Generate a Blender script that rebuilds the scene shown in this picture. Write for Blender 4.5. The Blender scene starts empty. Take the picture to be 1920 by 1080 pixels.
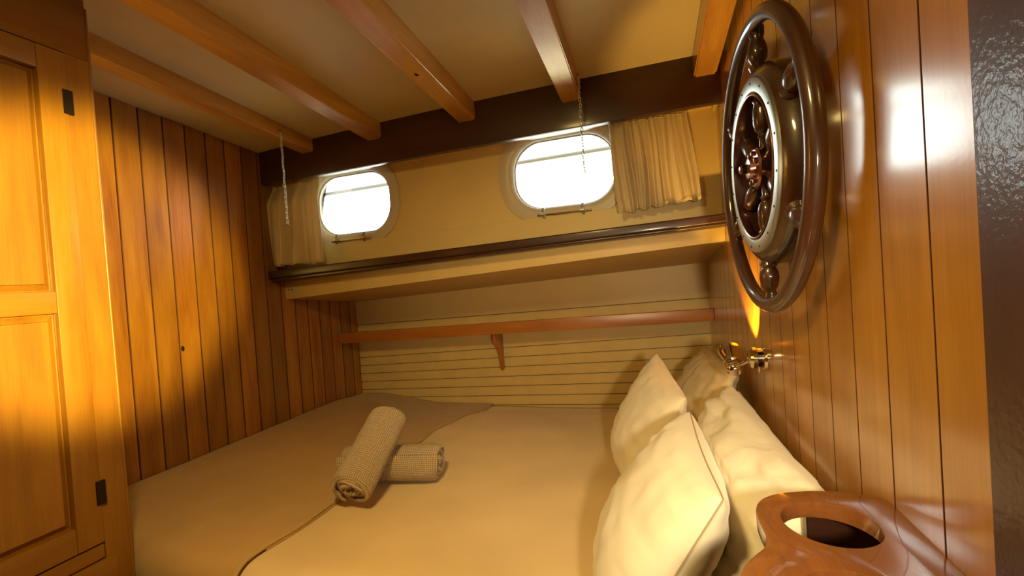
import bpy, bmesh, math, random
from mathutils import Vector, Matrix, noise
from mathutils.geometry import tessellate_polygon
random.seed(7)
C = bpy.context.scene.collection
PI = math.pi
FLOOR = 1.35                      # eye height above the cabin sole; the builders below measure z from the eye

# ------------------------------------------------------------------ camera
k = .068; n_ = math.hypot(1, k); th = math.radians(1.0); ps = math.radians(17.1)
F = Vector((-math.sin(ps)*math.cos(th), math.cos(ps)*math.cos(th), -math.sin(th)))
R = Vector((math.cos(ps), math.sin(ps), 0)); U = R.cross(F)
cx = (R - k*U)/n_; cy = (k*R + U)/n_; cz = -F
cam = bpy.data.objects.new('camera', bpy.data.cameras.new('camera')); C.objects.link(cam)
cam.matrix_world = Matrix(((cx.x, cy.x, cz.x, 0), (cx.y, cy.y, cz.y, 0), (cx.z, cy.z, cz.z, FLOOR), (0, 0, 0, 1)))
cam.data.sensor_width = 36; cam.data.lens = 36*850/1920; cam.data.clip_start = .02
bpy.context.scene.camera = cam

# ------------------------------------------------------------------ daylight and exposure
w = bpy.data.worlds.new('overcast_sky'); bpy.context.scene.world = w; w.use_nodes = True
w.node_tree.nodes['Background'].inputs[0].default_value = (.95, 1, .97, 1)
w.node_tree.nodes['Background'].inputs[1].default_value = 8.5
vs = bpy.context.scene.view_settings
vs.view_transform = 'Standard'; vs.look = 'None'; vs.gamma = 1; vs.use_curve_mapping = False; vs.exposure = 0.16

def lamp(name, typ, loc, energy, col, rot=None, **kw):
    l = bpy.data.lights.new(name, typ); l.energy = energy; l.color = col
    for a, b in kw.items():
        if a == 'portal': l.cycles.is_portal = b
        else: setattr(l, a, b)
    o = bpy.data.objects.new(name, l); C.objects.link(o); o.location = loc
    if rot is not None: o.rotation_euler = rot
    return o
def aim(o, d): o.rotation_euler = Vector(d).to_track_quat('-Z', 'Y').to_euler()
for x, y, z in ((-1.34, 1.93, .42), (-.315, 1.90, .426)):
    p = lamp('sky_portal', 'AREA', (x, y, z), 1, (1, 1, 1), shape='RECTANGLE', size=.46, size_y=.34, portal=True)
    aim(p, (0, -1, 0))
WARM = (1, .68, .24)
l1 = lamp('cabin_ceiling_light', 'AREA', (-.30, .15, .64), 9.5, (1, .69, .22), shape='DISK', size=.2, spread=2.5); aim(l1, (-.25, .45, -1))
l2 = lamp('wall_light_beam', 'SPOT', (.17, .16, .10), 370, (1, .76, .15), spot_size=math.radians(31), spot_blend=.55, shadow_soft_size=.04)
aim(l2, (-.92, .38, .0))
l5 = lamp('wall_light', 'SPOT', (.165, -.05, -.01), 40, (1, .80, .46), spot_size=math.radians(62), spot_blend=.9, shadow_soft_size=.035)
aim(l5, (-.24, 1, -.17))
l4 = lamp('reading_beam', 'SPOT', (.2, 1.36, -.185), 16, (1, .55, .10), spot_size=math.radians(80), spot_blend=.35, shadow_soft_size=.012)

# ------------------------------------------------------------------ materials
def newmat(name):
    m = bpy.data.materials.new(name); m.use_nodes = True
    nt = m.node_tree; b = nt.nodes['Principled BSDF']
    return m, nt, b
def N(nt, t, **kw):
    n = nt.nodes.new(t)
    for a, v in kw.items():
        if a.startswith('i_'): n.inputs[a[2:]].default_value = v
        else: setattr(n, a, v)
    return n
def wood(name, light, dark, axis='Z', rough=.33, coat=.5, coat_rough=.12, vary=.25, bump=.05, grain=1.0, peel=0.0):
    m, nt, b = newmat(name); L = nt.links
    tc = N(nt, 'ShaderNodeTexCoord'); oi = N(nt, 'ShaderNodeObjectInfo')
    sc = N(nt, 'ShaderNodeVectorMath', operation='SCALE'); L.new(tc.outputs['Object'], sc.inputs[0]); sc.inputs['Scale'].default_value = 1
    off = N(nt, 'ShaderNodeVectorMath', operation='MULTIPLY_ADD')
    cmb = N(nt, 'ShaderNodeCombineXYZ')
    for i in range(3): L.new(oi.outputs['Random'], cmb.inputs[i])
    L.new(cmb.outputs[0], off.inputs[0]); off.inputs[1].default_value = (13, 17, 11); L.new(sc.outputs[0], off.inputs[2])
    def nz(s_along, s_cross, detail, rough_=.6, dist=0):
        mp = N(nt, 'ShaderNodeMapping'); s = [s_cross]*3; s['XYZ'.index(axis)] = s_along
        mp.inputs['Scale'].default_value = s; L.new(off.outputs[0], mp.inputs[0])
        t = N(nt, 'ShaderNodeTexNoise'); t.inputs['Scale'].default_value = 1; t.inputs['Detail'].default_value = detail
        t.inputs['Roughness'].default_value = rough_; t.inputs['Distortion'].default_value = dist
        L.new(mp.outputs[0], t.inputs['Vector']); return t
    fig = nz(1.6, 16*grain, 3, .55, .6); fine = nz(9, 230*grain, 3, .6); blot = nz(2.2, 7, 2)
    a1 = N(nt, 'ShaderNodeMath', operation='MULTIPLY_ADD'); L.new(fine.outputs[0], a1.inputs[0]); a1.inputs[1].default_value = .5; L.new(fig.outputs[0], a1.inputs[2])
    a2 = N(nt, 'ShaderNodeMath', operation='MULTIPLY_ADD'); L.new(blot.outputs[0], a2.inputs[0]); a2.inputs[1].default_value = .45; L.new(a1.outputs[0], a2.inputs[2])
    r = N(nt, 'ShaderNodeValToRGB'); r.color_ramp.elements[0].position = .62; r.color_ramp.elements[1].position = 1.3 if False else 1.0
    mp_ = N(nt, 'ShaderNodeMapRange'); mp_.inputs['From Min'].default_value = .55; mp_.inputs['From Max'].default_value = 1.3
    L.new(a2.outputs[0], mp_.inputs[0])
    r.color_ramp.elements[0].position = .1; r.color_ramp.elements[1].position = .85
    r.color_ramp.elements[0].color = (*dark, 1); r.color_ramp.elements[1].color = (*light, 1)
    L.new(mp_.outputs[0], r.inputs[0])
    hv = N(nt, 'ShaderNodeHueSaturation'); L.new(r.outputs[0], hv.inputs['Color'])
    vv = N(nt, 'ShaderNodeMapRange'); vv.inputs['To Min'].default_value = 1-vary; vv.inputs['To Max'].default_value = 1+vary*.6
    L.new(oi.outputs['Random'], vv.inputs[0]); L.new(vv.outputs[0], hv.inputs['Value'])
    L.new(hv.outputs[0], b.inputs['Base Color'])
    b.inputs['Roughness'].default_value = rough; b.inputs['Coat Weight'].default_value = coat; b.inputs['Coat Roughness'].default_value = coat_rough
    b.inputs['IOR'].default_value = 1.5; b.inputs['Coat IOR'].default_value = 1.8
    bp = N(nt, 'ShaderNodeBump'); bp.inputs['Strength'].default_value = bump; bp.inputs['Distance'].default_value = .002
    L.new(a1.outputs[0], bp.inputs['Height']); L.new(bp.outputs[0], b.inputs['Normal'])
    pl = N(nt, 'ShaderNodeTexNoise'); pl.inputs['Scale'].default_value = 170; pl.inputs['Detail'].default_value = 2
    L.new(off.outputs[0], pl.inputs['Vector'])
    bp2 = N(nt, 'ShaderNodeBump'); bp2.inputs['Strength'].default_value = .05+peel; bp2.inputs['Distance'].default_value = .0007+.002*peel
    L.new(pl.outputs[0], bp2.inputs['Height']); L.new(bp2.outputs[0], b.inputs['Coat Normal'])
    return m
def plain(name, col, rough=.6, metal=0, var=.08, scale=6, bump=.1, bscale=180, bdist=.001, sheen=0, coat=0):
    m, nt, b = newmat(name); L = nt.links
    tc = N(nt, 'ShaderNodeTexCoord'); t = N(nt, 'ShaderNodeTexNoise'); t.inputs['Scale'].default_value = scale; t.inputs['Detail'].default_value = 4
    L.new(tc.outputs['Object'], t.inputs['Vector'])
    r = N(nt, 'ShaderNodeValToRGB'); r.color_ramp.elements[0].position = .3; r.color_ramp.elements[1].position = .7
    r.color_ramp.elements[0].color = (*[c*(1-var) for c in col], 1); r.color_ramp.elements[1].color = (*[min(1, c*(1+var*.6)) for c in col], 1)
    L.new(t.outputs[0], r.inputs[0]); L.new(r.outputs[0], b.inputs['Base Color'])
    b.inputs['Roughness'].default_value = rough; b.inputs['Metallic'].default_value = metal; b.inputs['Coat Weight'].default_value = coat
    if sheen: b.inputs['Sheen Weight'].default_value = sheen
    t2 = N(nt, 'ShaderNodeTexNoise'); t2.inputs['Scale'].default_value = bscale; t2.inputs['Detail'].default_value = 3; L.new(tc.outputs['Object'], t2.inputs['Vector'])
    bp = N(nt, 'ShaderNodeBump'); bp.inputs['Strength'].default_value = bump; bp.inputs['Distance'].default_value = bdist
    L.new(t2.outputs[0], bp.inputs['Height']); L.new(bp.outputs[0], b.inputs['Normal'])
    return m
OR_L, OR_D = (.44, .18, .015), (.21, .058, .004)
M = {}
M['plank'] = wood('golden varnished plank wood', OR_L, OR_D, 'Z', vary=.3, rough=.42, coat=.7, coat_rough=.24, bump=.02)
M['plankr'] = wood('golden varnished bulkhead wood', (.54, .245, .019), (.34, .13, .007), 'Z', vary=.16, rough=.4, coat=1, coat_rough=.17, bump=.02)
M['cab'] = wood('orange varnished cabinet wood', (.33, .145, .014), (.20, .07, .006), 'Z', vary=.1, rough=.4, coat=.3, coat_rough=.3)
M['cabh'] = wood('orange varnished cabinet rail wood', (.33, .145, .014), (.20, .07, .006), 'Y', vary=.1, rough=.4, coat=.3, coat_rough=.3)
M['beam'] = wood('golden beam wood', (.68, .37, .07), (.42, .17, .025), 'Y', vary=.12, rough=.4, coat=.8, coat_rough=.2)
M['rail'] = wood('orange shelf wood', (.50, .18, .022), (.30, .08, .01), 'X', vary=.1, rough=.4, coat=.3, coat_rough=.3)
M['dark'] = wood('dark mahogany trim wood', (.055, .015, .005), (.028, .007, .003), 'X', vary=.1, rough=.45, coat=.2, coat_rough=.15)
M['darkz'] = wood('dark mahogany post wood', (.07, .018, .007), (.035, .009, .004), 'Z', vary=.05, rough=.5, coat=.3, coat_rough=.2, peel=.5)
M['wheel'] = wood('mahogany wheel wood', (.065, .020, .008), (.030, .009, .004), 'Z', vary=.12, rough=.45, coat=.7, coat_rough=.1)
M['teak'] = wood('varnished teak holder wood', (.22, .078, .022), (.10, .032, .009), 'Y', vary=.05, rough=.25, coat=1, coat_rough=.06, grain=.7, bump=.15)
M['gap'] = plain('shadow gap backing', (.09, .026, .006), .7)
M['ceil'] = plain('cream headliner', (.66, .57, .36), .55, var=.12, scale=1.8, bump=.12, bscale=500)
M['cream'] = plain('cream painted panel', (.66, .49, .20), .45, var=.06, scale=4, bump=.06)
M['cream2'] = plain('cream painted board', (.64, .47, .18), .5, var=.08, scale=9, bump=.06)
M['port'] = plain('painted porthole metal', (.55, .47, .33), .35, var=.05)
M['brass'] = plain('dull brass', (.55, .42, .22), .25, 1, var=.1)
M['steel'] = plain('polished ring metal', (.72, .76, .68), .42, 1, var=.05, bump=.02)
M['chrome'] = plain('chrome', (.85, .80, .74), .07, 1, var=.02, bump=0)
M['bronze'] = plain('bronze hub metal', (.45, .25, .22), .25, 1, var=.1)
M['iron'] = plain('dark hinge metal', (.03, .018, .012), .45, .6)
M['outer'] = plain('weathered rail metal', (.07, .062, .045), .6)
M['sole'] = wood('cabin sole wood', (.30, .13, .04), (.18, .07, .02), 'Y', vary=.1)
M['gasket'] = plain('black gasket', (.02, .018, .015), .6)
def cloth(name, col, rough=.85, weave=900, wb=.25, wrinkle=.4, wscale=9, sheen=.2, trans=0):
    m, nt, b = newmat(name); L = nt.links
    tc = N(nt, 'ShaderNodeTexCoord')
    w1 = N(nt, 'ShaderNodeTexNoise'); w1.inputs['Scale'].default_value = weave; L.new(tc.outputs['Object'], w1.inputs['Vector'])
    w2 = N(nt, 'ShaderNodeTexNoise'); w2.inputs['Scale'].default_value = wscale; w2.inputs['Detail'].default_value = 4; w2.inputs['Distortion'].default_value = .8
    L.new(tc.outputs['Object'], w2.inputs['Vector'])
    b1 = N(nt, 'ShaderNodeBump'); b1.inputs['Strength'].default_value = wb; b1.inputs['Distance'].default_value = .001; L.new(w1.outputs[0], b1.inputs['Height'])
    b2 = N(nt, 'ShaderNodeBump'); b2.inputs['Strength'].default_value = wrinkle; b2.inputs['Distance'].default_value = .012; L.new(w2.outputs[0], b2.inputs['Height'])
    L.new(b1.outputs[0], b2.inputs['Normal']); L.new(b2.outputs[0], b.inputs['Normal'])
    r = N(nt, 'ShaderNodeValToRGB'); r.color_ramp.elements[0].position = .35; r.color_ramp.elements[1].position = .65
    r.color_ramp.elements[0].color = (*[c*.93 for c in col], 1); r.color_ramp.elements[1].color = (*[min(1, c*1.04) for c in col], 1)
    w3 = N(nt, 'ShaderNodeTexNoise'); w3.inputs['Scale'].default_value = 4; L.new(tc.outputs['Object'], w3.inputs['Vector']); L.new(w3.outputs[0], r.inputs[0])
    L.new(r.outputs[0], b.inputs['Base Color']); b.inputs['Roughness'].default_value = rough; b.inputs['Sheen Weight'].default_value = sheen
    if trans:
        out = nt.nodes['Material Output']; tr = N(nt, 'ShaderNodeBsdfTranslucent'); tr.inputs[0].default_value = (*col, 1); L.new(b2.outputs[0], tr.inputs['Normal'])
        mx = N(nt, 'ShaderNodeMixShader'); mx.inputs[0].default_value = trans
        L.new(b.outputs[0], mx.inputs[1]); L.new(tr.outputs[0], mx.inputs[2]); L.new(mx.outputs[0], out.inputs['Surface'])
    return m
M['sheet'] = cloth('off white sheet', (.72, .55, .32), wrinkle=.12, wscale=5)
M['blanket'] = cloth('beige bedspread', (.47, .30, .125), wrinkle=.18, wb=.5, weave=600, wscale=6)
M['cushion'] = cloth('ivory velvet cushion', (.82, .74, .60), wrinkle=.12, sheen=.4, wscale=7)
M['pillow'] = cloth('white pillowcase', (.86, .80, .70), wrinkle=.45, wscale=11)
M['sham'] = cloth('cream pillowcase', (.66, .55, .34), wrinkle=.4, wscale=12)
M['seam'] = plain('seam piping', (.42, .33, .20), .8)
M['curtain'] = cloth('beige satin curtain', (.68, .54, .31), rough=.36, wrinkle=.15, wscale=14, trans=.2)
def towel_mat():
    m, nt, b = newmat('beige waffle towel'); L = nt.links
    uv = N(nt, 'ShaderNodeUVMap')
    hs = []
    sx = N(nt, 'ShaderNodeSeparateXYZ'); L.new(uv.outputs[0], sx.inputs[0])
    for i in range(2):
        mu = N(nt, 'ShaderNodeMath', operation='MULTIPLY'); L.new(sx.outputs[i], mu.inputs[0]); mu.inputs[1].default_value = 2*PI/.0062
        si = N(nt, 'ShaderNodeMath', operation='SINE'); L.new(mu.outputs[0], si.inputs[0]); hs.append(si)
    pr = N(nt, 'ShaderNodeMath', operation='MAXIMUM'); L.new(hs[0].outputs[0], pr.inputs[0]); L.new(hs[1].outputs[0], pr.inputs[1])
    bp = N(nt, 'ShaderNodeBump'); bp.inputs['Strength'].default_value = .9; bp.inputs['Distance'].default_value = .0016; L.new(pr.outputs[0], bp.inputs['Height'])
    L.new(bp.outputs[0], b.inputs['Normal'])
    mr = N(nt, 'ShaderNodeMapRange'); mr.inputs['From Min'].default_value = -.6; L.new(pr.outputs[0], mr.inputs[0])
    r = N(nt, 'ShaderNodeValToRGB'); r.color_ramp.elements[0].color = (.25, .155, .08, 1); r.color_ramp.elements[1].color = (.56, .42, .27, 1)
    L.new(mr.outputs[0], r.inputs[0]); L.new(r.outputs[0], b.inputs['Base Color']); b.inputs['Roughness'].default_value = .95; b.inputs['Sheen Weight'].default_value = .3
    return m
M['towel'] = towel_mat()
def glass_mat():
    m, nt, b = newmat('porthole glass'); L = nt.links; nt.nodes.remove(b)
    tr = N(nt, 'ShaderNodeBsdfTransparent'); tr.inputs[0].default_value = (.97, 1, .985, 1)
    gl = N(nt, 'ShaderNodeBsdfGlossy'); gl.inputs['Roughness'].default_value = .02
    fr = N(nt, 'ShaderNodeFresnel'); fr.inputs[0].default_value = 1.5
    mx = N(nt, 'ShaderNodeMixShader'); L.new(fr.outputs[0], mx.inputs[0]); L.new(tr.outputs[0], mx.inputs[1]); L.new(gl.outputs[0], mx.inputs[2])
    L.new(mx.outputs[0], nt.nodes['Material Output'].inputs['Surface']); return m
M['glass'] = glass_mat()
def bulb_mat():
    m, nt, b = newmat('lit bulb'); b.inputs['Emission Color'].default_value = (1, .5, .12, 1); b.inputs['Emission Strength'].default_value = 12; return m
M['bulb'] = bulb_mat()

# ------------------------------------------------------------------ builders
def wloc(p):
    v = Vector()
    while p is not None: v += p.location; p = p.parent
    return v
def obj(name, bm, m, parent=None, smooth=None, label=None, loc=None, groove=None):
    bmesh.ops.recalc_face_normals(bm, faces=bm.faces)
    me = bpy.data.meshes.new(name)
    o = bpy.data.objects.new(name, me); C.objects.link(o)
    base = wloc(parent)
    if loc is not None: o.location = Vector(loc) - base; base = Vector(loc)
    bmesh.ops.translate(bm, verts=bm.verts, vec=-base)
    if smooth is not None:
        for f in bm.faces: f.smooth = True
        for e in bm.edges:
            if len(e.link_faces) == 2 and e.calc_face_angle(0) > math.radians(smooth): e.smooth = False
    if groove is not None:
        for f in bm.faces:
            if abs(f.normal[groove]) > .5: f.material_index = 1
    bm.to_mesh(me); bm.free(); me.materials.append(m)
    if groove is not None: me.materials.append(M['gap'])
    if parent: o.parent = parent
    if label: o['label'] = label
    return o
def thing(name, label, cat, loc, group=None):
    o = bpy.data.objects.new(name, None); C.objects.link(o); o.location = loc; o.empty_display_size = .1
    o['label'] = label; o['category'] = cat
    if group: o['group'] = group
    return o
def tag(o, label, cat, group=None):
    o['label'] = label; o['category'] = cat
    if group: o['group'] = group
    return o
def struct(name, loc=(0, 0, 0), label=None):
    o = bpy.data.objects.new(name, None); C.objects.link(o); o.location = loc; o['kind'] = 'structure'
    if label: o['label'] = label
    return o
def bevel(bm, w, seg=1):
    if w: bmesh.ops.bevel(bm, geom=list(bm.edges), offset=w, segments=seg, affect='EDGES', profile=.6, clamp_overlap=True)
def hexa(pts, bm=None):           # 8 points: bottom loop 4, top loop 4
    bm = bm or bmesh.new(); v = [bm.verts.new(p) for p in pts]
    for f in ((3, 2, 1, 0), (4, 5, 6, 7), (0, 1, 5, 4), (1, 2, 6, 5), (2, 3, 7, 6), (3, 0, 4, 7)): bm.faces.new([v[i] for i in f])
    return bm
def box(x0, x1, y0, y1, z0, z1, bw=0, seg=1, bm=None):
    b = hexa([(x0, y0, z0), (x1, y0, z0), (x1, y1, z0), (x0, y1, z0), (x0, y0, z1), (x1, y0, z1), (x1, y1, z1), (x0, y1, z1)], bm)
    if bm is None: bevel(b, bw, seg)
    return b
def frame_of(d):
    d = Vector(d).normalized(); a = Vector((0, 0, 1)) if abs(d.z) < .9 else Vector((0, 1, 0))
    u = d.cross(a).normalized(); return u, u.cross(d).normalized(), d
def lathe(prof, origin, axis, seg=32, bm=None, close=True):   # prof: (radius, along)
    bm = bm or bmesh.new(); u, v, d = frame_of(axis); o = Vector(origin); rings = []
    for r, t in prof:
        if r < 1e-6: rings.append([bm.verts.new(o+d*t)])
        else: rings.append([bm.verts.new(o+d*t+(u*math.cos(2*PI*i/seg)+v*math.sin(2*PI*i/seg))*r) for i in range(seg)])
    for a, b in zip(rings, rings[1:]):
        for i in range(seg):
            j = (i+1) % seg
            if len(a) == 1 and len(b) == 1: continue
            if len(a) == 1: bm.faces.new((a[0], b[i], b[j]))
            elif len(b) == 1: bm.faces.new((a[i], a[j], b[0]))
            else: bm.faces.new((a[i], a[j], b[j], b[i]))
    for rg in (rings[0], rings[-1]):
        if close and len(rg) > 1: bm.faces.new(rg)
    return bm
def tube(pts, r, seg=8, closed=False, bm=None):
    bm = bm or bmesh.new(); P = [Vector(p) for p in pts]; rings = []; n = len(P); up = None
    for i, p in enumerate(P):
        t = (P[(i+1) % n]-P[i-1]) if closed else (P[min(i+1, n-1)]-P[max(i-1, 0)])
        t.normalize()
        if up is None: up = frame_of(t)[0]
        up = (up - t*up.dot(t)).normalized(); s = t.cross(up)
        rr = r[i] if isinstance(r, (list, tuple)) else r
        rings.append([bm.verts.new(p+(up*math.cos(2*PI*q/seg)+s*math.sin(2*PI*q/seg))*rr) for q in range(seg)])
    m = n if closed else n-1
    for i in range(m):
        a, b = rings[i], rings[(i+1) % n]
        for q in range(seg): bm.faces.new((a[q], a[(q+1) % seg], b[(q+1) % seg], b[q]))
    if not closed: bm.faces.new(rings[0]); bm.faces.new(rings[-1])
    return bm
def plate(outer, holes, mp, t, bw=0, bm=None):   # outer, holes: 2-D loops; mp(a, b, depth) -> 3-D
    bm = bm or bmesh.new(); loops = [outer]+holes; flat = [p for l in loops for p in l]
    tris = tessellate_polygon([[Vector((a, b, 0)) for a, b in l] for l in loops])
    A = [bm.verts.new(mp(a, b, 0)) for a, b in flat]; B = [bm.verts.new(mp(a, b, t)) for a, b in flat]
    for i, j, q in tris:
        try: bm.faces.new((A[i], A[j], A[q])); bm.faces.new((B[q], B[j], B[i]))
        except ValueError: pass
    s = 0
    for l in loops:
        n = len(l)
        for i in range(n): bm.faces.new((A[s+i], A[s+(i+1) % n], B[s+(i+1) % n], B[s+i]))
        s += n
    if bw:
        es = [e for e in bm.edges if len(e.link_faces) == 2 and e.calc_face_angle(0) > 1.0 and (e.verts[0].index or True)]
        bmesh.ops.recalc_face_normals(bm, faces=bm.faces)
        es = [e for e in bm.edges if len(e.link_faces) == 2 and e.calc_face_angle(0) > 1.2]
        bmesh.ops.bevel(bm, geom=es, offset=bw, segments=3, affect='EDGES', profile=.5, clamp_overlap=True)
    return bm
def stadium(cx_, cz_, a, b, r, n=10):
    out = []
    for sx, sz, a0 in ((1, 1, 0), (-1, 1, PI/2), (-1, -1, PI), (1, -1, 1.5*PI)):
        for i in range(n+1):
            t = a0+PI/2*i/n; out.append((cx_+sx*(a-r)+r*math.cos(t), cz_+sz*(b-r)+r*math.sin(t)))
    return out
def spline(P, n=8, closed=True):
    P = [Vector(p) for p in P]; out = []; m = len(P)
    for i in range(m if closed else m-1):
        p0, p1, p2, p3 = (P[(i-1) % m], P[i], P[(i+1) % m], P[(i+2) % m]) if closed else (P[max(i-1, 0)], P[i], P[i+1], P[min(i+2, m-1)])
        for q in range(n):
            t = q/n; out.append(.5*((2*p1)+(p2-p0)*t+(2*p0-5*p1+4*p2-p3)*t*t+(3*p1-p0-3*p2+p3)*t**3))
    return out
def sm(a, b, x):
    t = max(0, min(1, (x-a)/(b-a))); return t*t*(3-2*t)

XL, XR, YB = -1.74, .26, 2.38
S = -.0325
def yh(x): return 1.725+S*(x-XL)      # face of the header beam
def yt(x): return 1.865+S*(x-XL)      # porthole wall
def zc(x, y):                          # underside of the cabin top, cambered
    c = .712-.030*((x+.55)/1.19)**2 if x < -.55 else .712-.005*((x+.55)/.8)**2
    return c+.068*(1.70-y)
def zb(x, y): return .640+.068*(1.70-y)+(-.006*(x+.6) if x > -.6 else 0)   # underside of the beams

# ------------------------------------------------------------------ the shell
YR = -1.0
bm = box(XL-.03, XR+.03, YR-.03, YB+.05, -FLOOR-.04, -FLOOR); fl = obj('floor', bm, M['sole']); fl['kind'] = 'structure'
# left bulkhead
wl = struct('wall_left', (XL, 1, -FLOOR))
obj('backing', box(XL-.05, XL-.014, YR, 1.90, -FLOOR, .86), M['gap'], wl)
obj('backing', box(XL-.05, XL-.014, 1.9005, YB+.05, -FLOOR, .09), M['gap'], wl)
js = [1.110+.0858*i for i in range(-24, 16)]
for i in range(len(js)-1):
    a, b = js[i]+.0014, js[i+1]-.0014
    if a > YB: continue
    b = min(b, YB)
    top = (zc(XL, a), zc(XL, b)) if b < 1.9 else (.10, .10)
    z0 = -FLOOR if b < .8 or a > 99 else -FLOOR
    bm = hexa([(XL-.014, a, z0), (XL, a, z0), (XL, b, z0), (XL-.014, b, z0), (XL-.014, a, top[0]), (XL, a, top[0]), (XL, b, top[1]), (XL-.014, b, top[1])])
    es = [e for e in bm.edges if all(abs(v.co.x-XL) < 1e-6 for v in e.verts) and abs(e.verts[0].co.z-e.verts[1].co.z) > .3]
    bmesh.ops.bevel(bm, geom=es, offset=.0018, segments=1, affect='EDGES')
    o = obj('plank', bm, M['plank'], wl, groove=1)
# right bulkhead
wr = struct('wall_right', (XR, 1, -FLOOR))
obj('backing', box(XR+.014, XR+.05, YR, 1.90, -FLOOR, .86), M['gap'], wr)
obj('backing', box(XR+.014, XR+.05, 1.9005, YB+.05, -FLOOR, .13), M['gap'], wr)
jr = [.453-.0935*i for i in range(15, 0, -1)] + [.453, .540, .637, .729, .823, .918] + [.918+.0915*i for i in range(1, 17)]
for i in range(len(jr)-1):
    a, b = jr[i]+.0013, min(jr[i+1]-.0013, YB)
    if a > YB: continue
    top = (zc(XR, a), zc(XR, b)) if b < 1.9 else (.14, .14)
    bm = hexa([(XR, a, -FLOOR), (XR+.014, a, -FLOOR), (XR+.014, b, -FLOOR), (XR, b, -FLOOR), (XR, a, top[0]), (XR+.014, a, top[0]), (XR+.014, b, top[1]), (XR, b, top[1])])
    es = [e for e in bm.edges if all(abs(v.co.x-XR) < 1e-6 for v in e.verts) and abs(e.verts[0].co.z-e.verts[1].co.z) > .3]
    bmesh.ops.bevel(bm, geom=es, offset=.0004, segments=1, affect='EDGES')
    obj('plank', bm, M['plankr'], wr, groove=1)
# dark post at the near end of the right bulkhead
bm = box(XR-.012, XR+.01, .22, .4515, -FLOOR, zc(XR, .3), .003, 2); o = obj('trim_1', bm, M['darkz'], smooth=40); o['kind'] = 'structure'
o['label'] = 'dark glossy varnished post at the right edge of the bulkhead'
# wall behind the camera
bm = box(XL-.03, XR+.03, YR-.03, YR, -FLOOR, zc(-.5, YR)+.02); o = obj('wall_front', bm, M['cab']); o['kind'] = 'structure'
# cabin top
ce = struct('ceiling', (-.7, .8, zc(-.7, .8)))
bm = bmesh.new(); nx, ny = 24, 8; g = []
for lay in (0, .03):
    g.append([[bm.verts.new((XL-.04+(XR-XL+.08)*i/nx, YR+(2.0-YR)*j/ny, zc(XL+(XR-XL)*i/nx, YR+(2.0-YR)*j/ny)+lay)) for j in range(ny+1)] for i in range(nx+1)])
for i in range(nx):
    for j in range(ny):
        for q in (0, 1): bm.faces.new((g[q][i][j], g[q][i+1][j], g[q][i+1][j+1], g[q][i][j+1]))
for i in range(nx):
    for j in (0, ny): bm.faces.new((g[0][i][j], g[0][i+1][j], g[1][i+1][j], g[1][i][j]))
for j in range(ny):
    for i in (0, nx): bm.faces.new((g[0][i][j], g[0][i][j+1], g[1][i][j+1], g[1][i][j]))
obj('headliner', bm, M['ceil'], ce, smooth=40)
beams = ((-1.487, -1.420), (-1.131, -1.060), (-.699, -.624), (-.277, -.206), (.177, .248))
for q, (x0, x1) in enumerate(beams):
    y0, y1 = YR, yh((x0+x1)/2)+.01
    lean = .012
    bm = bmesh.new(); rows = []
    for i in range(5):
        y = y0+(y1-y0)*i/4; a, b = zb(x0, y), zb(x1, y)
        rows.append([bm.verts.new(p) for p in ((x0, y, a), (x1, y, b), (x1, y, zc(x1, y)+.006), (x0, y, zc(x0, y)+.006))])
    for r0, r1 in zip(rows, rows[1:]):
        for j in range(4): bm.faces.new((r0[j], r0[(j+1) % 4], r1[(j+1) % 4], r1[j]))
    bm.faces.new(rows[0]); bm.faces.new(rows[-1])
    es = [e for e in bm.edges if all(v in [r[0] for r in rows] for v in e.verts) or all(v in [r[1] for r in rows] for v in e.verts)]
    bmesh.ops.bevel(bm, geom=es, offset=.006, segments=3, affect='EDGES')
    obj('beam', bm, M['beam'], ce, smooth=40)

def knot(par, c, nrm, a, b, along):
    n_v = Vector(nrm); al = Vector(along); cr = n_v.cross(al); bm = bmesh.new(); L = []
    for q, dz in ((1, 0), (.6, .0005), (.25, .0006)):
        L.append([bm.verts.new(Vector(c)+n_v*dz+al*a*q*math.cos(t*PI/8)*(1+.15*math.sin(t*1.7))+cr*b*q*math.sin(t*PI/8)) for t in range(16)])
    for r0, r1 in zip(L, L[1:]):
        for i in range(16): bm.faces.new((r0[i], r0[(i+1) % 16], r1[(i+1) % 16], r1[i]))
    bm.faces.new(L[-1]); obj('knot', bm, M['iron'], par, label='dark wood knot')
knot(wl, (XL+.0002, 1.292, -.178), (1, 0, 0), .010, .007, (0, 0, 1))
knot(ce, (-.668, 1.305, .6665), (0, 0, -1), .010, .006, (0, 1, 0))
# header beam
def shear(x, y0, z): return (x, y0+S*(x-XL), z)
def sbar(x0, x1, ya, yb_, zl, zr, bw=0, seg=2):      # a bar along the sheared wall; zl, zr = (z0, z1) at its two ends
    bm = hexa([shear(x0, ya, zl[0]), shear(x1, ya, zr[0]), shear(x1, yb_, zr[0]), shear(x0, yb_, zl[0]),
               shear(x0, ya, zl[1]), shear(x1, ya, zr[1]), shear(x1, yb_, zr[1]), shear(x0, yb_, zl[1])])
    bevel(bm, bw, seg); return bm
o = obj('trim_2', sbar(XL, XR, 1.725, 1.758, (.530, .705), (.545, .72), .004), M['dark'], smooth=40); o['kind'] = 'structure'
o['label'] = 'dark mahogany header board above the portholes'
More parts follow.
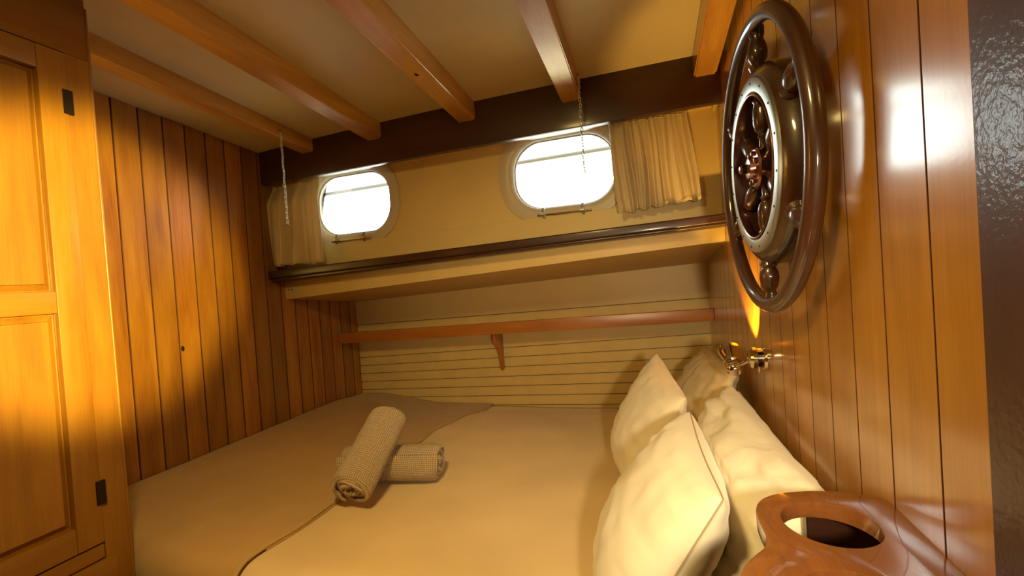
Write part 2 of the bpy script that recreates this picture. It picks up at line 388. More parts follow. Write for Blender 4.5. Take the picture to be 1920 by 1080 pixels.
# porthole wall with two openings
W = ((-1.343, .418, .210, .142), (-.3155, .4255, .2085, .1385))
RC = .118
ww = struct('wall_porthole', (-.7, 1.85, .07))
zl0, zr0 = .07, .12
outer = [(XL, .02), (XR, .09), (XR, .63), (XL, .63)]
obj('panel', plate(outer, [stadium(c, z, a+.024, b+.024, RC+.024) for c, z, a, b in W], lambda a, b, t: shear(a, 1.865+t, b), .03), M['cream'], ww)
obj('head_strip', sbar(XL, XR, 1.7585, 1.8645, (.560, .575), (.572, .59)), M['cream'], ww)
obj('lower_board', sbar(XL, XR, 1.852, 1.8645, (.075, .225), (.13, .258), .002), M['cream'], ww)
for q, (c, z, a, b) in enumerate(W):
    wn = struct('window_%d' % (q+1), shear(c, 1.865, z-b)); wn['label'] = ('left porthole with rounded ends beside the left curtain', 'right porthole with rounded ends beside the right curtain')[q]
    # frame: a flange on the wall and a rounded tunnel
    L = []
    prof = [(.062, -.0015), (.060, -.008), (.046, -.010), (.026, -.012), (.010, -.006), (0, .012), (0, .045), (.022, .045), (.022, .004), (.05, -.0005)]
    bm = bmesh.new()
    for d, dep in prof:
        L.append([bm.verts.new(shear(p[0], 1.865+dep, p[1])) for p in stadium(c, z, a+d, b+d, RC+d)])
    m = len(L[0])
    for r0, r1 in zip(L, L[1:]+L[:1]):
        for i in range(m): bm.faces.new((r0[i], r0[(i+1) % m], r1[(i+1) % m], r1[i]))
    obj('frame', bm, M['port'], wn, smooth=50)
    obj('gasket', tube([shear(p[0], 1.865+.030, p[1]) for p in stadium(c, z, a-.001, b-.001, RC)], .004, 6, True), M['port'], wn, smooth=60)
    obj('glass', plate(stadium(c, z, a, b, RC), [], lambda u_, v_, t: shear(u_, 1.865+.030+t, v_), .004), M['glass'], wn)
    zz = z-b-.035
    for s in (-.085, .075):
        bm = tube([shear(c+s, 1.850, zz+.03), shear(c+s, 1.838, zz+.006), shear(c+s+.004, 1.846, zz-.012)], [.006, .008, .004], 8)
        lathe([(.0, -.012), (.009, -.010), (.010, .008), (0, .011)], shear(c+s, 1.838, zz+.004), (1, 0, 0), 12, bm)
        obj('latch', bm, M['brass'] if q == 0 else M['steel'], wn, smooth=50)
    obj('hinge_rod', tube([shear(c-.11+.22*i/6, 1.846, zz+.002+.001*math.sin(i*2)) for i in range(7)], .0042, 8), M['brass'], wn, smooth=60)
# box of the side deck over the foot of the berth: moulding, fascia, soffit
t3 = struct('trim_3', (-.7, 1.8, .1), 'dark varnished moulding under the porthole wall')
obj('moulding', sbar(XL, XR, 1.725, 1.852, (.082, .118), (.145, .175), .006, 3), M['dark'], t3, smooth=40)
obj('bead', sbar(XL+.01, XR-.004, 1.735, 1.83, (.067, .084), (.136, .147), .005, 3), M['dark'], t3, smooth=40)
bx = struct('trim_4', (-.7, 2, 0), 'cream boxed side deck over the foot of the bed')
obj('fascia', sbar(XL, XR, 1.825, 1.845, (-.021, .072), (.086, .14), .003), M['cream'], bx, smooth=40)
bm = hexa([shear(XL, 1.845, -.019), shear(XR, 1.845, .088), (XR, YB, .022), (XL, YB, -.070),
           shear(XL, 1.845, .08), shear(XR, 1.845, .14), (XR, YB+.05, .14), (XL, YB+.05, .08)])
obj('soffit', bm, M['cream'], bx)
for i, (sx_, sz_) in enumerate(((.013, .028), (.033, .026))):
    bm = lathe([(.0, 0), (.0035, 0), (.0035, .002), (0, .002)], shear(XL+sx_+.012, 1.8235, sz_), (0, 1, 0), 10)
    obj('screw', bm, M['iron'], bx)

# hull lining at the far end: panel, boards, shelf with fiddle and bracket
wb = struct('wall_back', (-.7, YB, -FLOOR))
obj('backing', box(XL-.03, XR+.03, YB+.012, YB+.05, -FLOOR, .12), M['gap'], wb)
def board(zl, zr, name='board', m='cream2', d=0):
    bm = hexa([(XL, YB-d, zl[0]), (XR, YB-d, zr[0]), (XR, YB+.012, zr[0]), (XL, YB+.012, zl[0]), (XL, YB-d, zl[1]), (XR, YB-d, zr[1]), (XR, YB+.012, zr[1]), (XL, YB+.012, zl[1])])
    es = [e for e in bm.edges if all(abs(v.co.y-(YB-d)) < 1e-6 for v in e.verts) and abs(e.verts[0].co.x-e.verts[1].co.x) > .3]
    bmesh.ops.bevel(bm, geom=es, offset=.0025, segments=2, affect='EDGES'); return obj(name, bm, M[m], wb, groove=2)
board((-.211, -.03), (-.148, .06), 'panel', 'cream', .004)
zl = [-.2135]+[-.415-.0495*i for i in range(9)]; zr = [-.1505]+[-.324-.0575*i for i in range(9)]
for i in range(9): board((zl[i+1]+.0015, zl[i]-.0008), (zr[i+1]+.0015, zr[i]-.0008))
sh = thing('wall_shelf', 'long narrow orange-varnished wooden shelf on the cream boarded wall above the bed', 'shelf', (-.7, 2.3, -.27))
def yr(x): return 2.205
def rl(x, top): 
    t = (x-XL)/(XR-XL); return (-.2385+.0505*t) if top else (-.300+.0555*t)
bm = hexa([(XL+.001, 2.200, rl(XL, 0)), (XR-.001, 2.200, rl(XR, 0)), (XR-.001, 2.220, rl(XR, 0)), (XL+.001, 2.220, rl(XL, 0)),
           (XL+.001, 2.200, rl(XL, 1)), (XR-.001, 2.200, rl(XR, 1)), (XR-.001, 2.220, rl(XR, 1)), (XL+.001, 2.220, rl(XL, 1))])
bevel(bm, .003, 2); obj('fiddle_rail', bm, M['rail'], sh, smooth=40)
bm = hexa([(XL+.001, 2.220, rl(XL, 0)+.006), (XR-.001, 2.220, rl(XR, 0)+.006), (XR-.001, YB-.001, rl(XR, 0)+.006), (XL+.001, YB-.001, rl(XL, 0)+.006),
           (XL+.001, 2.220, rl(XL, 0)+.020), (XR-.001, 2.220, rl(XR, 0)+.020), (XR-.001, YB-.001, rl(XR, 0)+.020), (XL+.001, YB-.001, rl(XL, 0)+.020)])
obj('shelf_board', bm, M['rail'], sh)
zt_ = rl(-.82, 0)+.006
pr = [(YB-.001, zt_), (YB-.001, -.486), (YB-.022, -.492), (YB-.030, -.475), (YB-.040, -.425), (YB-.062, -.375), (YB-.095, -.345), (YB-.118, -.330), (YB-.128, -.300), (YB-.128, zt_)]
bm = plate(pr, [], lambda a, b, t: (-.822+t, a, b), .018, .002); obj('bracket', bm, M['rail'], sh, smooth=40)

# ------------------------------------------------------------------ curtain rod and curtains
rod = thing('curtain_rod', 'thin white curtain rod running below the dark header board', 'rod', shear(-.7, 1.74, .52))
obj('rod', tube([shear(XL+.01+(XR-XL-.02)*i/8, 1.785, .545+.012*i/8) for i in range(9)], .0028, 8), M['port'], rod, smooth=60)
for x in (XL+.012, -.95, XR-.012):
    z = .545+.012*(x-XL)/2
    obj('rod_bracket', box(x-.005, x+.005, yt(x)-.084, yt(x)-.013, z-.001, z+.008, .001), M['port'], rod)
def curtain(name, label, xt0, xt1, xb0, xb1, zt0, zt1, zb0, zb1, folds, amp, seed, fold_over=None):
    rnd = random.Random(seed); nu, nv = 130, 34; bm = bmesh.new(); th_ = .0016
    ph = [rnd.uniform(0, 6.28) for _ in range(6)]
    def pt(s, v):
        sw = s+.018*math.sin(s*folds*3.1+ph[0])*(.3+v)
        xt = xt0+(xt1-xt0)*s; xb = xb0+(xb1-xb0)*s
        x = xt+(xb-xt)*v + .008*math.sin(v*3.0+s*9+ph[1])*v
        zt = zt0+(zt1-zt0)*s; zb_ = zb0+(zb1-zb0)*s+.004*math.sin(s*folds*6.28+ph[2])
        z = zt+(zb_-zt)*v
        f = 2*abs(math.sin(PI*folds*sw+ph[3]+.35*math.sin(v*2.2+ph[4])))**.7-1.2 + .45*math.sin(2*PI*folds*1.83*sw+ph[5]+v*1.1)
        g = math.sin(2*PI*folds*2.6*s+ph[1])*math.exp(-v*7)*.6
        A = amp*(.50+.65*v)
        y = 1.785+f*A*.62+g*amp*.3
        if fold_over is not None: y += fold_over(s, v)
        return Vector(shear(x, y, z))
    G = [[pt(i/nu, j/nv) for j in range(nv+1)] for i in range(nu+1)]
    V = [[bm.verts.new(p) for p in r] for r in G]
    for i in range(nu):
        for j in range(nv): bm.faces.new((V[i][j], V[i+1][j], V[i+1][j+1], V[i][j+1]))
    t = thing(name, label, 'curtain', shear((xt0+xt1)/2, 1.74, min(zb0, zb1)), 'short curtains at the portholes')
    o = obj('panel', bm, M['curtain'], t, smooth=180); md = o.modifiers.new('cloth', 'SOLIDIFY'); md.thickness = .0016; md.offset = 0
    # heading tape and hem
    for nm, v in (('heading', .045), ('hem', .965)):
        obj(nm, tube([pt(i/nu, v)+Vector((0, -.0014, 0)) for i in range(nu+1)], .0016, 5), M['curtain'], t, smooth=60)
    return t
curtain('curtain', 'pleated beige satin curtain at the left porthole, by the plank wall', -1.732, -1.448, -1.732, -1.440, .552, .554, .143, .137, 3.2, .034, 3, lambda s, v: -.042*sm(.06, .3, v)*(1-.35*s))
curtain('curtain', 'gathered beige curtain at the right porthole, near the wheel', -.116, .154, -.100, .183, .561, .562, .218, .238, 5.2, .026, 11)

# ------------------------------------------------------------------ hanging chains
def chain(x, y, ztop, zbot, label, toggle):
    t = thing('chain', label, 'chain', (x, y, ztop), 'chains hanging from the ceiling beams')
    bm = bmesh.new(); z = ztop-.006; i = 0; pitch = .0105
    while z > zbot+(.012 if toggle else 0):
        pts = []
        for q in range(10):
            a = 2*PI*q/10; u_, w_ = .0040*math.cos(a), .0075*math.sin(a)
            sw = .0025*math.sin(i*.9)
            pts.append((x+sw*.5+(u_ if i % 2 else 0), y+(0 if i % 2 else u_), z-w_))
        tube(pts, .0014, 5, True, bm); z -= pitch; i += 1
    o = obj('links', bm, M['steel'], t, smooth=60); o['kind'] = 'stuff'
    obj('eye_plate', lathe([(0, -.004), (.008, -.004), (.008, 0), (.003, .003), (.003, .010), (0, .010)], (x-.001, y, ztop+.003), (1, 0, 0), 14), M['brass'], t, smooth=40)
    if toggle: obj('toggle', tube([(x-.018, y-.003, zbot+.001), (x-.006, y, zbot+.006), (x, y, zbot+.012), (x+.006, y, zbot+.006), (x+.019, y+.003, zbot)], [.0015, .002, .0028, .002, .0015], 6), M['steel'], t, smooth=60)
    else: obj('end_hook', tube([(x, y, zbot+.014), (x+.003, y, zbot), (x+.006, y, zbot-.007), (x+.002, y, zbot-.011)], .0014, 6), M['brass'], t, smooth=60)
chain(-1.416, 1.525, .672, .283, 'thin metal chain with a small toggle hanging before the left curtain', True)
chain(-.200, 1.60, .69, .352, 'thin metal chain hanging in front of the right porthole', False)

# ------------------------------------------------------------------ wardrobe at the left
wd = thing('wardrobe', 'tall orange-varnished wooden wardrobe with a raised-panel door at the left', 'wardrobe', (-1.5, .3, -FLOOR))
FX = -1.3
ctop = zc(FX, .79)-.001
obj('body', box(XL+.001, FX-.018, -.35, .789, -FLOOR+.001, zc(XL, .8)-.004), M['cab'], wd)
obj('stile', hexa([(FX-.018, .739, -FLOOR), (FX, .739, -FLOOR), (FX, .794, -FLOOR), (FX-.018, .794, -FLOOR), (FX-.018, .739, .611), (FX, .739, .611), (FX, .788, .611), (FX-.018, .788, .611)]), M['cab'], wd)
obj('stile', box(FX-.018, FX, -.35, .262, -FLOOR+.001, .611), M['cab'], wd)
obj('frieze', hexa([(FX-.018, -.35, .612), (FX, -.35, .612), (FX, .788, .612), (FX-.018, .788, .612), (FX-.018, -.35, zc(FX, -.35)-.002), (FX, -.35, zc(FX, -.35)-.002), (FX, .788, ctop), (FX-.018, .788, ctop)]), M['cabh'], wd)
obj('corner_bead', tube([(FX-.001, .790+.005*(1-(i/6)), -.9+(ctop+.88)*i/6) for i in range(7)], .0035, 8), M['cab'], wd, smooth=60)
obj('rail', box(FX-.018, FX, .264, .738, -.602, -.566, .002), M['cabh'], wd)
dr = obj('drawer', box(FX-.018, FX+.010, .264, .756, -.80, -.605, .004, 2), M['cabh'], wd, smooth=40)
obj('knob', lathe([(.006, 0), (.006, .012), (.014, .018), (.015, .026), (.008, .032), (0, .033)], (FX+.010, .51, -.70), (1, 0, 0), 20), M['brass'], dr, smooth=40)
obj('plinth', box(FX-.018, FX, .264, .738, -FLOOR+.001, -.805, .002), M['cabh'], wd)
door = obj('door', box(FX-.016, FX-.014, .268, .7365, -.562, .608), M['cab'], wd)
ob = lambda n, *a, m='cab': obj(n, box(*a), M[m], door, smooth=40)
ob('door_stile', FX-.014, FX+.006, .683, .7365, -.562, .608, .003, 2)
ob('door_stile', FX-.014, FX+.006, .268, .325, -.562, .608, .003, 2)
ob('door_rail', FX-.014, FX+.0055, .325, .683, .553, .608, .003, 2, m='cabh')
ob('door_rail', FX-.014, FX+.0055, .325, .683, -.006, .045, .003, 2, m='cabh')
ob('door_rail', FX-.014, FX+.0055, .325, .683, -.562, -.503, .003, 2, m='cabh')
def raised(z0, z1):
    y0, y1 = .325, .683; L = []
    bm = bmesh.new()
    for ins, dx in ((0, -.0138), (0, -.0125), (.003, -.0125), (.016, -.0035), (.017, .0005), (.020, .0005)):
        L.append([bm.verts.new((FX+dx, yy, zz)) for yy, zz in ((y0+ins, z0+ins), (y1-ins, z0+ins), (y1-ins, z1-ins), (y0+ins, z1-ins))])
    for a, b in zip(L, L[1:]):
        for i in range(4): bm.faces.new((a[i], a[(i+1) % 4], b[(i+1) % 4], b[i]))
    bm.faces.new(L[-1]); bm.faces.new(L[0]); obj('door_panel', bm, M['cab'], door, smooth=20)
raised(.045, .553); raised(-.503, -.006)
for z in (.492, -.443):
    bm = box(FX+.004, FX+.0085, .726, .746, z-.029, z+.029, .001)
    hg = obj('hinge', bm, M['iron'], door)
    obj('hinge_pin', tube([(FX+.009, .7375, z-.031), (FX+.009, .7375, z+.031)], .0038, 8), M['iron'], hg, smooth=50) if False else None

# ------------------------------------------------------------------ bed
bed = thing('bed', 'wide built-in berth with off-white sheet filling the cabin wall to wall', 'bed', (-.7, 1.6, -FLOOR))
def yn(x): return .775+.11*sm(-1.0, -1.74, x)     # near edge
def ztop(x, y):
    z = -.627
    z -= .052*sm(1.75, 2.33, y)*sm(-1.62, -1.15, x)
    z -= .020*sm(2.1, 2.36, y)
    z += .004*noise.noise(Vector((x*3, y*3, 1)))+.0015*noise.noise(Vector((x*11, y*11, 5)))
    return z
def drape(x0f, x1, off, zlow, nx, ny, mat, name, parent, xedge=None, y1=YB-.012, wave=0, thick=None):
    # surface over the top, rounded over the near edge and down to zlow
    bm = bmesh.new(); R_ = .055; rows = []
    def section(s, x):
        # s: arc from the back edge to the hem
        y0 = yn(x)-off; Lt = y1-(y0+R_); La = R_*PI/2; Ld = (ztop(x, y0+R_)-R_)-zlow
        T = Lt+La+Ld; d = s*T
        if d < Lt:
            y = y1-d; z = ztop(x, y)+off
        elif d < Lt+La:
            a = (d-Lt)/R_; y = y0+R_-R_*math.sin(a); z = ztop(x, y0+R_)+off-R_*(1-math.cos(a))
        else:
            y = y0; z = ztop(x, y0+R_)+off-R_-(d-Lt-La)
        return y, z
    ss = [i/ny for i in range(ny+1)]
    for i in range(nx+1):
        u_ = i/nx; col = []
        for s in ss:
            x = x0f+(x1-x0f)*u_
            y, z = section(s, x)
            if xedge: x = x0f+(xedge(y, s)-x0f)*u_; y, z = section(s, x)
            if wave and z < ztop(x, .9)-.03: y += wave*math.sin(x*38)*min(1, (-.68-z)/.1+.3)
            if wave: z += .0035*noise.noise(Vector((x*16, y*9, 3)))*sm(1.3, .85, y)
            col.append(bm.verts.new((x, y, z)))
        rows.append(col)
    for a, b in zip(rows, rows[1:]):
        for j in range(ny): bm.faces.new((a[j], b[j], b[j+1], a[j+1]))
    o = obj(name, bm, M[mat], parent, smooth=180)
    if thick: md = o.modifiers.new('thickness', 'SOLIDIFY'); md.thickness = thick; md.offset = -1
    return o
# mattress: closed block under the sheet
bm = box(XL+.004, XR-.004, .84, YB-.015, -.86, -.72, .02, 3); obj('mattress', bm, M['sheet'], bed, smooth=40)
drape(XL+.003, XR-.003, 0, -.86, 60, 80, 'sheet', 'sheet', bed, thick=.004)
obj('base', hexa([(XL+.002, .93, -FLOOR), (XR-.002, .82, -FLOOR), (XR-.002, YB-.002, -FLOOR), (XL+.002, YB-.002, -FLOOR), (XL+.002, .93, -.862), (XR-.002, .82, -.862), (XR-.002, YB-.002, -.862), (XL+.002, YB-.002, -.862)]), M['cabh'], bed)
def bedge(y, s): return -.925+.035*sm(1.0, 2.3, y)+.010*math.sin(y*6.3)+.004*math.sin(y*21)+.006*noise.noise(Vector((y*9, 0, 0)))
bl = thing('bedspread', 'beige bedspread laid across the foot of the bed beside the plank wall', 'bedspread', (-1.35, 1.5, -.62))
drape(XL+.004, -.92, .012, -.84, 70, 130, 'blanket', 'cover', bl, xedge=bedge, wave=.006, thick=.006)
obj('edge_hem', tube([(bedge(y, 0)-.004, y, ztop(bedge(y, 0), y)+.0085) for y in [.86+1.47*i/80 for i in range(81)]], .0048, 6), M['blanket'], bl, smooth=60)

# ------------------------------------------------------------------ towels
def towel(name, p0, p1, label, r=.054, flip=1, squash=.93, phase=0.0):
    p0, p1 = Vector(p0), Vector(p1); d = (p1-p0); L = d.length; d.normalize()
    u_ = d.cross(Vector((0, 0, 1))).normalized(); v_ = u_.cross(d)*1.0
    bm = bmesh.new(); uvl = bm.loops.layers.uv.new('UVMap')
    turns, r0, th_ = 4.3, .008, .0112; n = 170; nl = 30
    arc = 0; prev = None; S_ = []
    for i in range(n+1):
        a = turns*2*PI*i/n; rr = r0+(r-r0)*(i/n); 
        if i > n-8: rr += .004*((i-n+8)/8)
        c = (math.cos(flip*a+phase)*rr, math.sin(flip*a+phase)*rr*squash)
        if prev: arc += math.hypot(c[0]-prev[0], c[1]-prev[1])
        prev = c; S_.append((a, rr, arc))
    def P(i, s, inner):
        a, rr, ar = S_[i]; rr -= th_*inner
        rr = max(rr, .001)
        wob = 1+.012*math.sin(s*9+a*2)+.01*math.sin(s*23+a)
        end = .006*math.sin(a*1.3+1)*(1 if s < .5 else -1)*(abs(s-.5)*2)**6
        round_ = 1-.10*max(0, abs(s-.5)*2-.94)/.06
        return p0+d*(L*s+end)+(u_*math.cos(flip*a+phase)+v_*math.sin(flip*a+phase)*squash)*rr*wob*round_
    A = [[bm.verts.new(P(i, j/nl, 0)) for j in range(nl+1)] for i in range(n+1)]
    B = [[bm.verts.new(P(i, j/nl, 1)) for j in range(nl+1)] for i in range(n+1)]
    def face(vs, uvs):
        f = bm.faces.new(vs)
        for l, q in zip(f.loops, uvs): l[uvl].uv = q
    for i in range(n):
        for j in range(nl):
            uq = [(S_[i][2], L*j/nl), (S_[i+1][2], L*j/nl), (S_[i+1][2], L*(j+1)/nl), (S_[i][2], L*(j+1)/nl)]
            face((A[i][j], A[i+1][j], A[i+1][j+1], A[i][j+1]), uq); face((B[i][j], B[i][j+1], B[i+1][j+1], B[i+1][j]), [uq[0], uq[3], uq[2], uq[1]])
        for j in (0, nl): face((A[i][j], A[i+1][j], B[i+1][j], B[i][j]), [(S_[i][2], 0), (S_[i+1][2], 0), (S_[i+1][2], .005), (S_[i][2], .005)])
    for j in range(nl):
        for i in (0, n): face((A[i][j], A[i][j+1], B[i][j+1], B[i][j]), [(0, L*j/nl), (0, L*(j+1)/nl), (.005, L*(j+1)/nl), (.005, L*j/nl)])
    o = obj('rolled_towel', bm, M['towel'], None, smooth=60, loc=(p0+p1)/2-Vector((0, 0, r)))
    return tag(o, label, 'towel', 'rolled towels on the bed')
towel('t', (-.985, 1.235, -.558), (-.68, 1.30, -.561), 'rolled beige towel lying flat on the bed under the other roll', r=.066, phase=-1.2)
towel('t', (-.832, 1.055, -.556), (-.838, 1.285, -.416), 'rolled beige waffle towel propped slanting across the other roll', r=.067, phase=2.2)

# ------------------------------------------------------------------ pillows
def cushion(name, corners, T, mat, label, group=None, seam=True, wr=.0, seed=1, top_puff=0, mat_seam='seam', edge=.06, pw=.40):
    # corners: top-far, top-near, bottom-near, bottom-far (3-D); the face normal points into the cabin
    a, b, c, d = [Vector(p) for p in corners]; n = 40; bm = bmesh.new()
    nrm = (b-a).cross(d-a).normalized()
    if nrm.x > 0: nrm = -nrm
    def P(u, v, side):
        uu = u*(1-edge*(1-v*v)*(abs(u)**2)); vv = v*(1-edge*(1-u*u)*(abs(v)**2))
        cr_ = 1-.018*(abs(u)*abs(v))**6; uu *= cr_; vv *= cr_
        s, t = (uu+1)/2, (vv+1)/2
        base = (a*(1-s)+b*s)*(1-t)+(d*(1-s)+c*s)*t
        h = max(0, (1-u*u)*(1-v*v))**pw
        h *= (1+.18*v)
        w_ = 0
        if wr:
            cr = (abs(u)**3)*(1-abs(v)*.3)
            w_ = wr*(noise.noise(Vector((u*2.2+seed, v*7, seed)))*(.4+abs(u))+.6*noise.noise(Vector((u*7+seed, v*2.4, 4+seed)))*(.4+abs(v)))*min(1, h*1.6)
        return base+nrm*side*(T*.5*h+w_*(h > 0))
    G = {}
    for side in (1, -1):
        for i in range(n+1):
            for j in range(n+1):
                bd = i in (0, n) or j in (0, n)
                if bd and side == -1: G[side, i, j] = G[1, i, j]; continue
                # cosine spacing: finer at the edges
                u = -math.cos(PI*i/n); v = -math.cos(PI*j/n)
                G[side, i, j] = bm.verts.new(P(u, v, 0 if bd else side))
    for side in (1, -1):
        for i in range(n):
            for j in range(n):
                f = (G[side, i, j], G[side, i+1, j], G[side, i+1, j+1], G[side, i, j+1])
                bm.faces.new(f if side == 1 else f[::-1])
    t = thing(name, label, 'pillow' if name == 'pillow' else 'cushion', tuple((c+d)/2), group)
    obj('cover', bm, M[mat], t, smooth=180)
    if seam:
        ring = []
        for i in range(n): ring.append(P(-math.cos(PI*i/n), -1, 0))
        for i in range(n): ring.append(P(1, -math.cos(PI*i/n), 0))
        for i in range(n): ring.append(P(math.cos(PI*i/n), 1, 0))
        for i in range(n): ring.append(P(-1, math.cos(PI*i/n), 0))
        obj('seam', tube(ring, .0016, 5, True), M[mat_seam], t, smooth=60)
    return t
# against the bulkhead
cushion('pillow', [(.205, 2.02, -.325), (.225, 1.46, -.315), (.07, 1.44, -.60), (.05, 2.04, -.62)], .15, 'sham', 'cream pillow leaning at the far end under the reading lamp', 'bed pillows', False, .016, 3)
cushion('pillow', [(.228, 1.48, -.372), (.246, .73, -.372), (.19, .73, -.62), (.175, 1.48, -.62)], .05, 'pillow', 'pale pillow squeezed between the bulkhead and the white pillow', 'bed pillows', False, .012, 5)
cushion('pillow', [(.196, 1.36, -.330), (.214, .69, -.322), (.06, .67, -.60), (.035, 1.36, -.60)], .17, 'pillow', 'large white wrinkled pillow leaning behind the front cushion', 'bed pillows', False, .018, 9, pw=.36)
cushion('scatter_cushion', [(.004, 1.63, -.285), (.068, 1.24, -.335), (-.085, 1.25, -.605), (-.145, 1.63, -.61)], .15, 'cushion', 'ivory square cushion standing at the far side, nearest the shelf wall', 'square cushions', True, .006, 2, mat_seam='cushion')
cushion('scatter_cushion', [(.066, 1.075, -.318), (.078, .665, -.318), (-.09, .655, -.605), (-.10, 1.08, -.605)], .175, 'cushion', 'ivory square cushion with seam standing in front of the others', 'square cushions', True, .006, 8, pw=.39)

# ------------------------------------------------------------------ ship's wheel on the right bulkhead
sw = thing('ship_wheel', 'dark mahogany ship wheel with metal-ringed drum on the right plank bulkhead', 'wheel', (.200, .925, .173))
cw = Vector((.200, .925, .173)); WS = 1.06; yaw, pit = -.048, -.012
nw = Vector((-math.cos(yaw)*math.cos(pit), math.sin(yaw)*math.cos(pit), math.sin(pit)))
e1 = Vector((math.sin(yaw), math.cos(yaw), 0)); e2 = nw.cross(e1)
def wp(r, a, d=0): return cw+nw*d+(e1*math.cos(a)+e2*math.sin(a))*r
# rim: rounded section swept, slightly wider than deep
bm = bmesh.new(); n = 96; sec = 14; rg = []
for i in range(n):
    a = 2*PI*i/n; rr = []
    for q in range(sec):
        t = 2*PI*q/sec; rr.append(bm.verts.new(wp(  .2495+.0138*math.cos(t), a, .0135*math.sin(t)+.0)))
    rg.append(rr)
for i in range(n):
    for q in range(sec): bm.faces.new((rg[i][q], rg[(i+1) % n][q], rg[(i+1) % n][(q+1) % sec], rg[i][(q+1) % sec]))
obj('rim', bm, M['wheel'], sw, smooth=180)
# drum: felloe ring behind the metal ring
def ringlathe(prof, name, m, parent=sw, seg=80, sm_=35):
    bm = bmesh.new(); L = [[bm.verts.new(wp(r, 2*PI*i/seg, d)) for i in range(seg)] for r, d in prof]
    for a, b in zip(L, L[1:]+L[:1]):
        for i in range(seg): bm.faces.new((a[i], a[(i+1) % seg], b[(i+1) % seg], b[i]))
    return obj(name, bm, m, parent, smooth=sm_)
ringlathe([(.125, .011), (.158, .011), (.168, .004), (.176, -.010), (.176, -.038), (.168, -.044), (.125, -.044)], 'felloe', M['wheel'])
mr_ = ringlathe([(.131, .011), (.131, .0142), (.134, .0150), (.151, .0150), (.153, .0142), (.153, .011)], 'metal_ring', M['steel'])
ringlathe([(.1245, .0), (.1245, .0155), (.1265, .0165), (.1285, .0155), (.1285, .0)], 'inner_bead', M['bronze'])
for i in range(16):
    a = 2*PI*(i+.4)/16
    obj('rivet', lathe([(.0022, -.001), (.0022, .0006), (.0012, .0012), (0, .0013)], wp(.1442, a, .0149), nw, 8), M['iron'], mr_)
# spokes: outer turned handles, inner turned spokes
NS = 6
for i in range(NS):
    a = 2*PI*i/NS+PI/2-.06
    dv = (e1*math.cos(a)+e2*math.sin(a))
    o_in = [(.009, .024), (.007, .034), (.0065, .050), (.0095, .055), (.0075, .060), (.0125, .066), (.0155, .078), (.0150, .100), (.0125, .112), (.0150, .117), (.011, .123), (.013, .130)]
    o_out = [(.013, .168), (.016, .176), (.011, .182), (.0155, .190), (.0165, .202), (.0145, .214), (.010, .224), (.0125, .231), (.0125, .244)]
    obj('spoke', lathe(o_in, cw+nw*-.008, dv, 18), M['wheel'], sw, smooth=50)
    obj('handle', lathe(o_out, cw+nw*-.006, dv, 18), M['wheel'], sw, smooth=50)
obj('back_disc', lathe([(0, -.056), (.10, -.056), (.105, -.05), (.105, -.034), (0, -.030)], cw, nw, 48), M['wheel'], sw, smooth=35)
hub = obj('hub', lathe([(.036, -.032), (.036, .006), (.033, .010), (.020, .011), (.018, .020), (.012, .021), (0, .021)], cw, nw, 40), M['bronze'], sw, smooth=30)
obj('cap_nut', lathe([(.009, .020), (.009, .030), (.006, .034), (0, .035)], cw, nw, 6), M['chrome'], hub)
for i in range(8):
    a = 2*PI*i/8+PI/8
    obj('bolt', lathe([(.0045, .009), (.0045, .0145), (.003, .016), (0, .016)], wp(.0265, a), nw, 6), M['bronze'], hub)
for i in range(4):
    a = 2*PI*i/4+.3; p = wp(.168, a, -.04)
    obj('wall_mount', lathe([(.010, 0), (.010, XR/WS-p.x)], p, (1, 0, 0), 12), M['wheel'], sw, smooth=40)

sw.location = cw*WS; sw.scale = (WS, WS, WS)

# ------------------------------------------------------------------ reading lamp
rl_ = thing('reading_lamp', 'small chrome swivel reading lamp on the right bulkhead above the pillows', 'lamp', (XR, 1.235, -.235))
B0 = Vector((XR-.0005, 1.235, -.232))
obj('wall_base', lathe([(.031, 0), (.031, .006), (.028, .010), (.024, .011), (.023, .024), (.026, .026), (.026, .034), (.021, .040), (.010, .044), (0, .045)], B0, (-1, 0, 0), 36), M['chrome'], rl_, smooth=30)
obj('switch', lathe([(.004, 0), (.004, .010), (.0025, .014), (0, .014)], B0+Vector((-.018, 0, -.022)), (0, 0, -1), 12), M['chrome'], rl_, smooth=30)
J = Vector((.190, 1.285, -.262))
obj('stem', tube([B0+Vector((-.040, .003, -.006)), B0+Vector((-.052, .02, -.018)), J], [.0045, .004, .005], 12), M['chrome'], rl_, smooth=50)
hd = Vector((-.05, .72, .66)).normalized(); H0 = J-hd*.022
hp = [(.0, 0), (.014, .001), (.0185, .006), (.0205, .016), (.0205, .030), (.022, .032), (.022, .036), (.0205, .038), (.0215, .048), (.0265, .060), (.0285, .070), (.0285, .078), (.0265, .078), (.0255, .066), (.018, .046), (0, .044)]
hs_ = obj('lamp_head', lathe(hp, H0, hd, 36), M['chrome'], rl_, smooth=35)
obj('bulb', lathe([(0, .046), (.008, .048), (.010, .056), (.007, .063), (0, .065)], H0, hd, 16), M['bulb'], hs_, smooth=60)
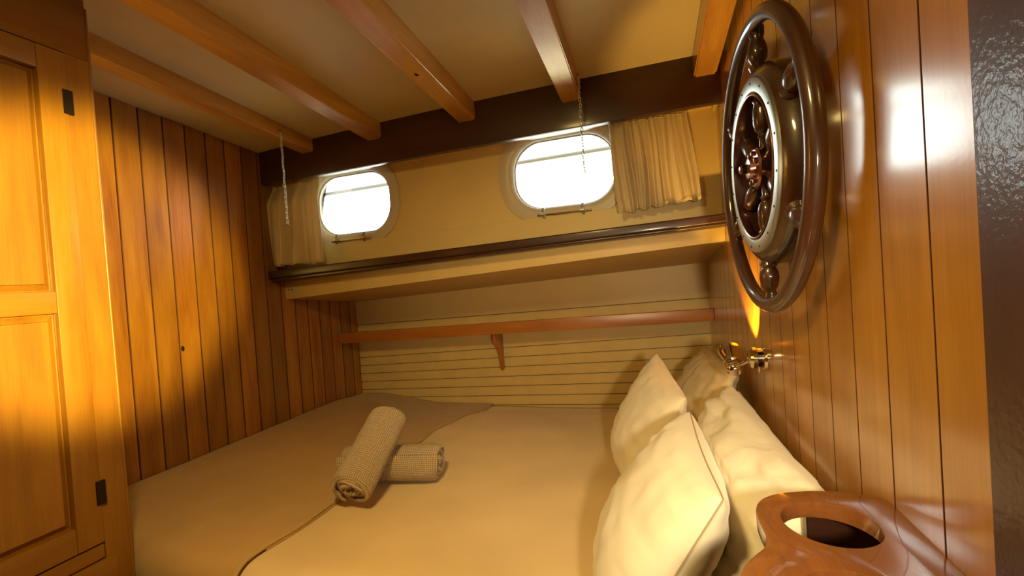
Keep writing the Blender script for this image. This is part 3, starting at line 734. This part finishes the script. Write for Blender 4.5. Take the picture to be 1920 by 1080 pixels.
for i in range(5):
    obj('vent_rib', tube([H0+hd*(.012+.006*i)+(frame_of(hd)[0]*math.cos(2*PI*q/24)+frame_of(hd)[1]*math.sin(2*PI*q/24))*.0216 for q in range(24)], .0009, 5, True), M['chrome'], hs_, smooth=60)
l4.location = H0+hd*.072; aim(l4, (.36, .35, .9))

# ------------------------------------------------------------------ cup holder plate
ch = thing('cup_holder', 'glossy brown wooden cup holder shelf with two round openings on the right bulkhead', 'cup holder', (XR, .5, -.32))
out = [(.262, .655), (.250, .664), (.229, .669), (.195, .669), (.168, .664), (.138, .652), (.116, .632), (.105, .605), (.103, .575), (.1035, .548), (.098, .527), (.084, .508), (.071, .488), (.062, .462), (.060, .430), (.067, .400), (.085, .378), (.115, .362), (.16, .352), (.22, .348), (.262, .348)]
mid = [tuple(p) for p in spline([(a, b) for a, b in out[1:-1]], 5, False)]
out2 = [(XR-.0005, .657)]+[(min(p[0], XR-.001), p[1]) for p in mid]+[(XR-.0005, .3465)]
hole = lambda c, d, r: [(c+r*math.cos(2*PI*i/40), d+r*math.sin(2*PI*i/40)) for i in range(40)]
bm = plate(out2, [hole(.177, .588, .0485), hole(.158, .452, .0475)], lambda a, b, t: (a, b, -.319+t), .019, .005)
obj('plate', bm, M['teak'], ch, smooth=40)
obj('support', box(.176, .2595, .672, .690, -.60, -.322, .002), M['dark'], ch)
obj('support', box(.10, .2595, .505, .5235, -.47, -.3195, .003), M['dark'], ch)

# ------------------------------------------------------------------ outside: deck rail
ra = thing('deck_rail', 'pale metal handrail on the side deck seen through the portholes', 'railing', (-.9, 2.39, .14))
obj('handrail', tube([(-2.2+.4*i, 2.39, .61+.006*i) for i in range(7)], .011, 10), M['outer'], ra, smooth=60)
for x in (-2.15, -.98): obj('stanchion', tube([(x, 2.39, .1415), (x, 2.39, .61)], .009, 8), M['outer'], ra, smooth=60)

# ------------------------------------------------------------------ lift everything to the cabin sole at z = 0
for o in C.objects:
    if o.parent is None and o is not cam: o.location.z += FLOOR
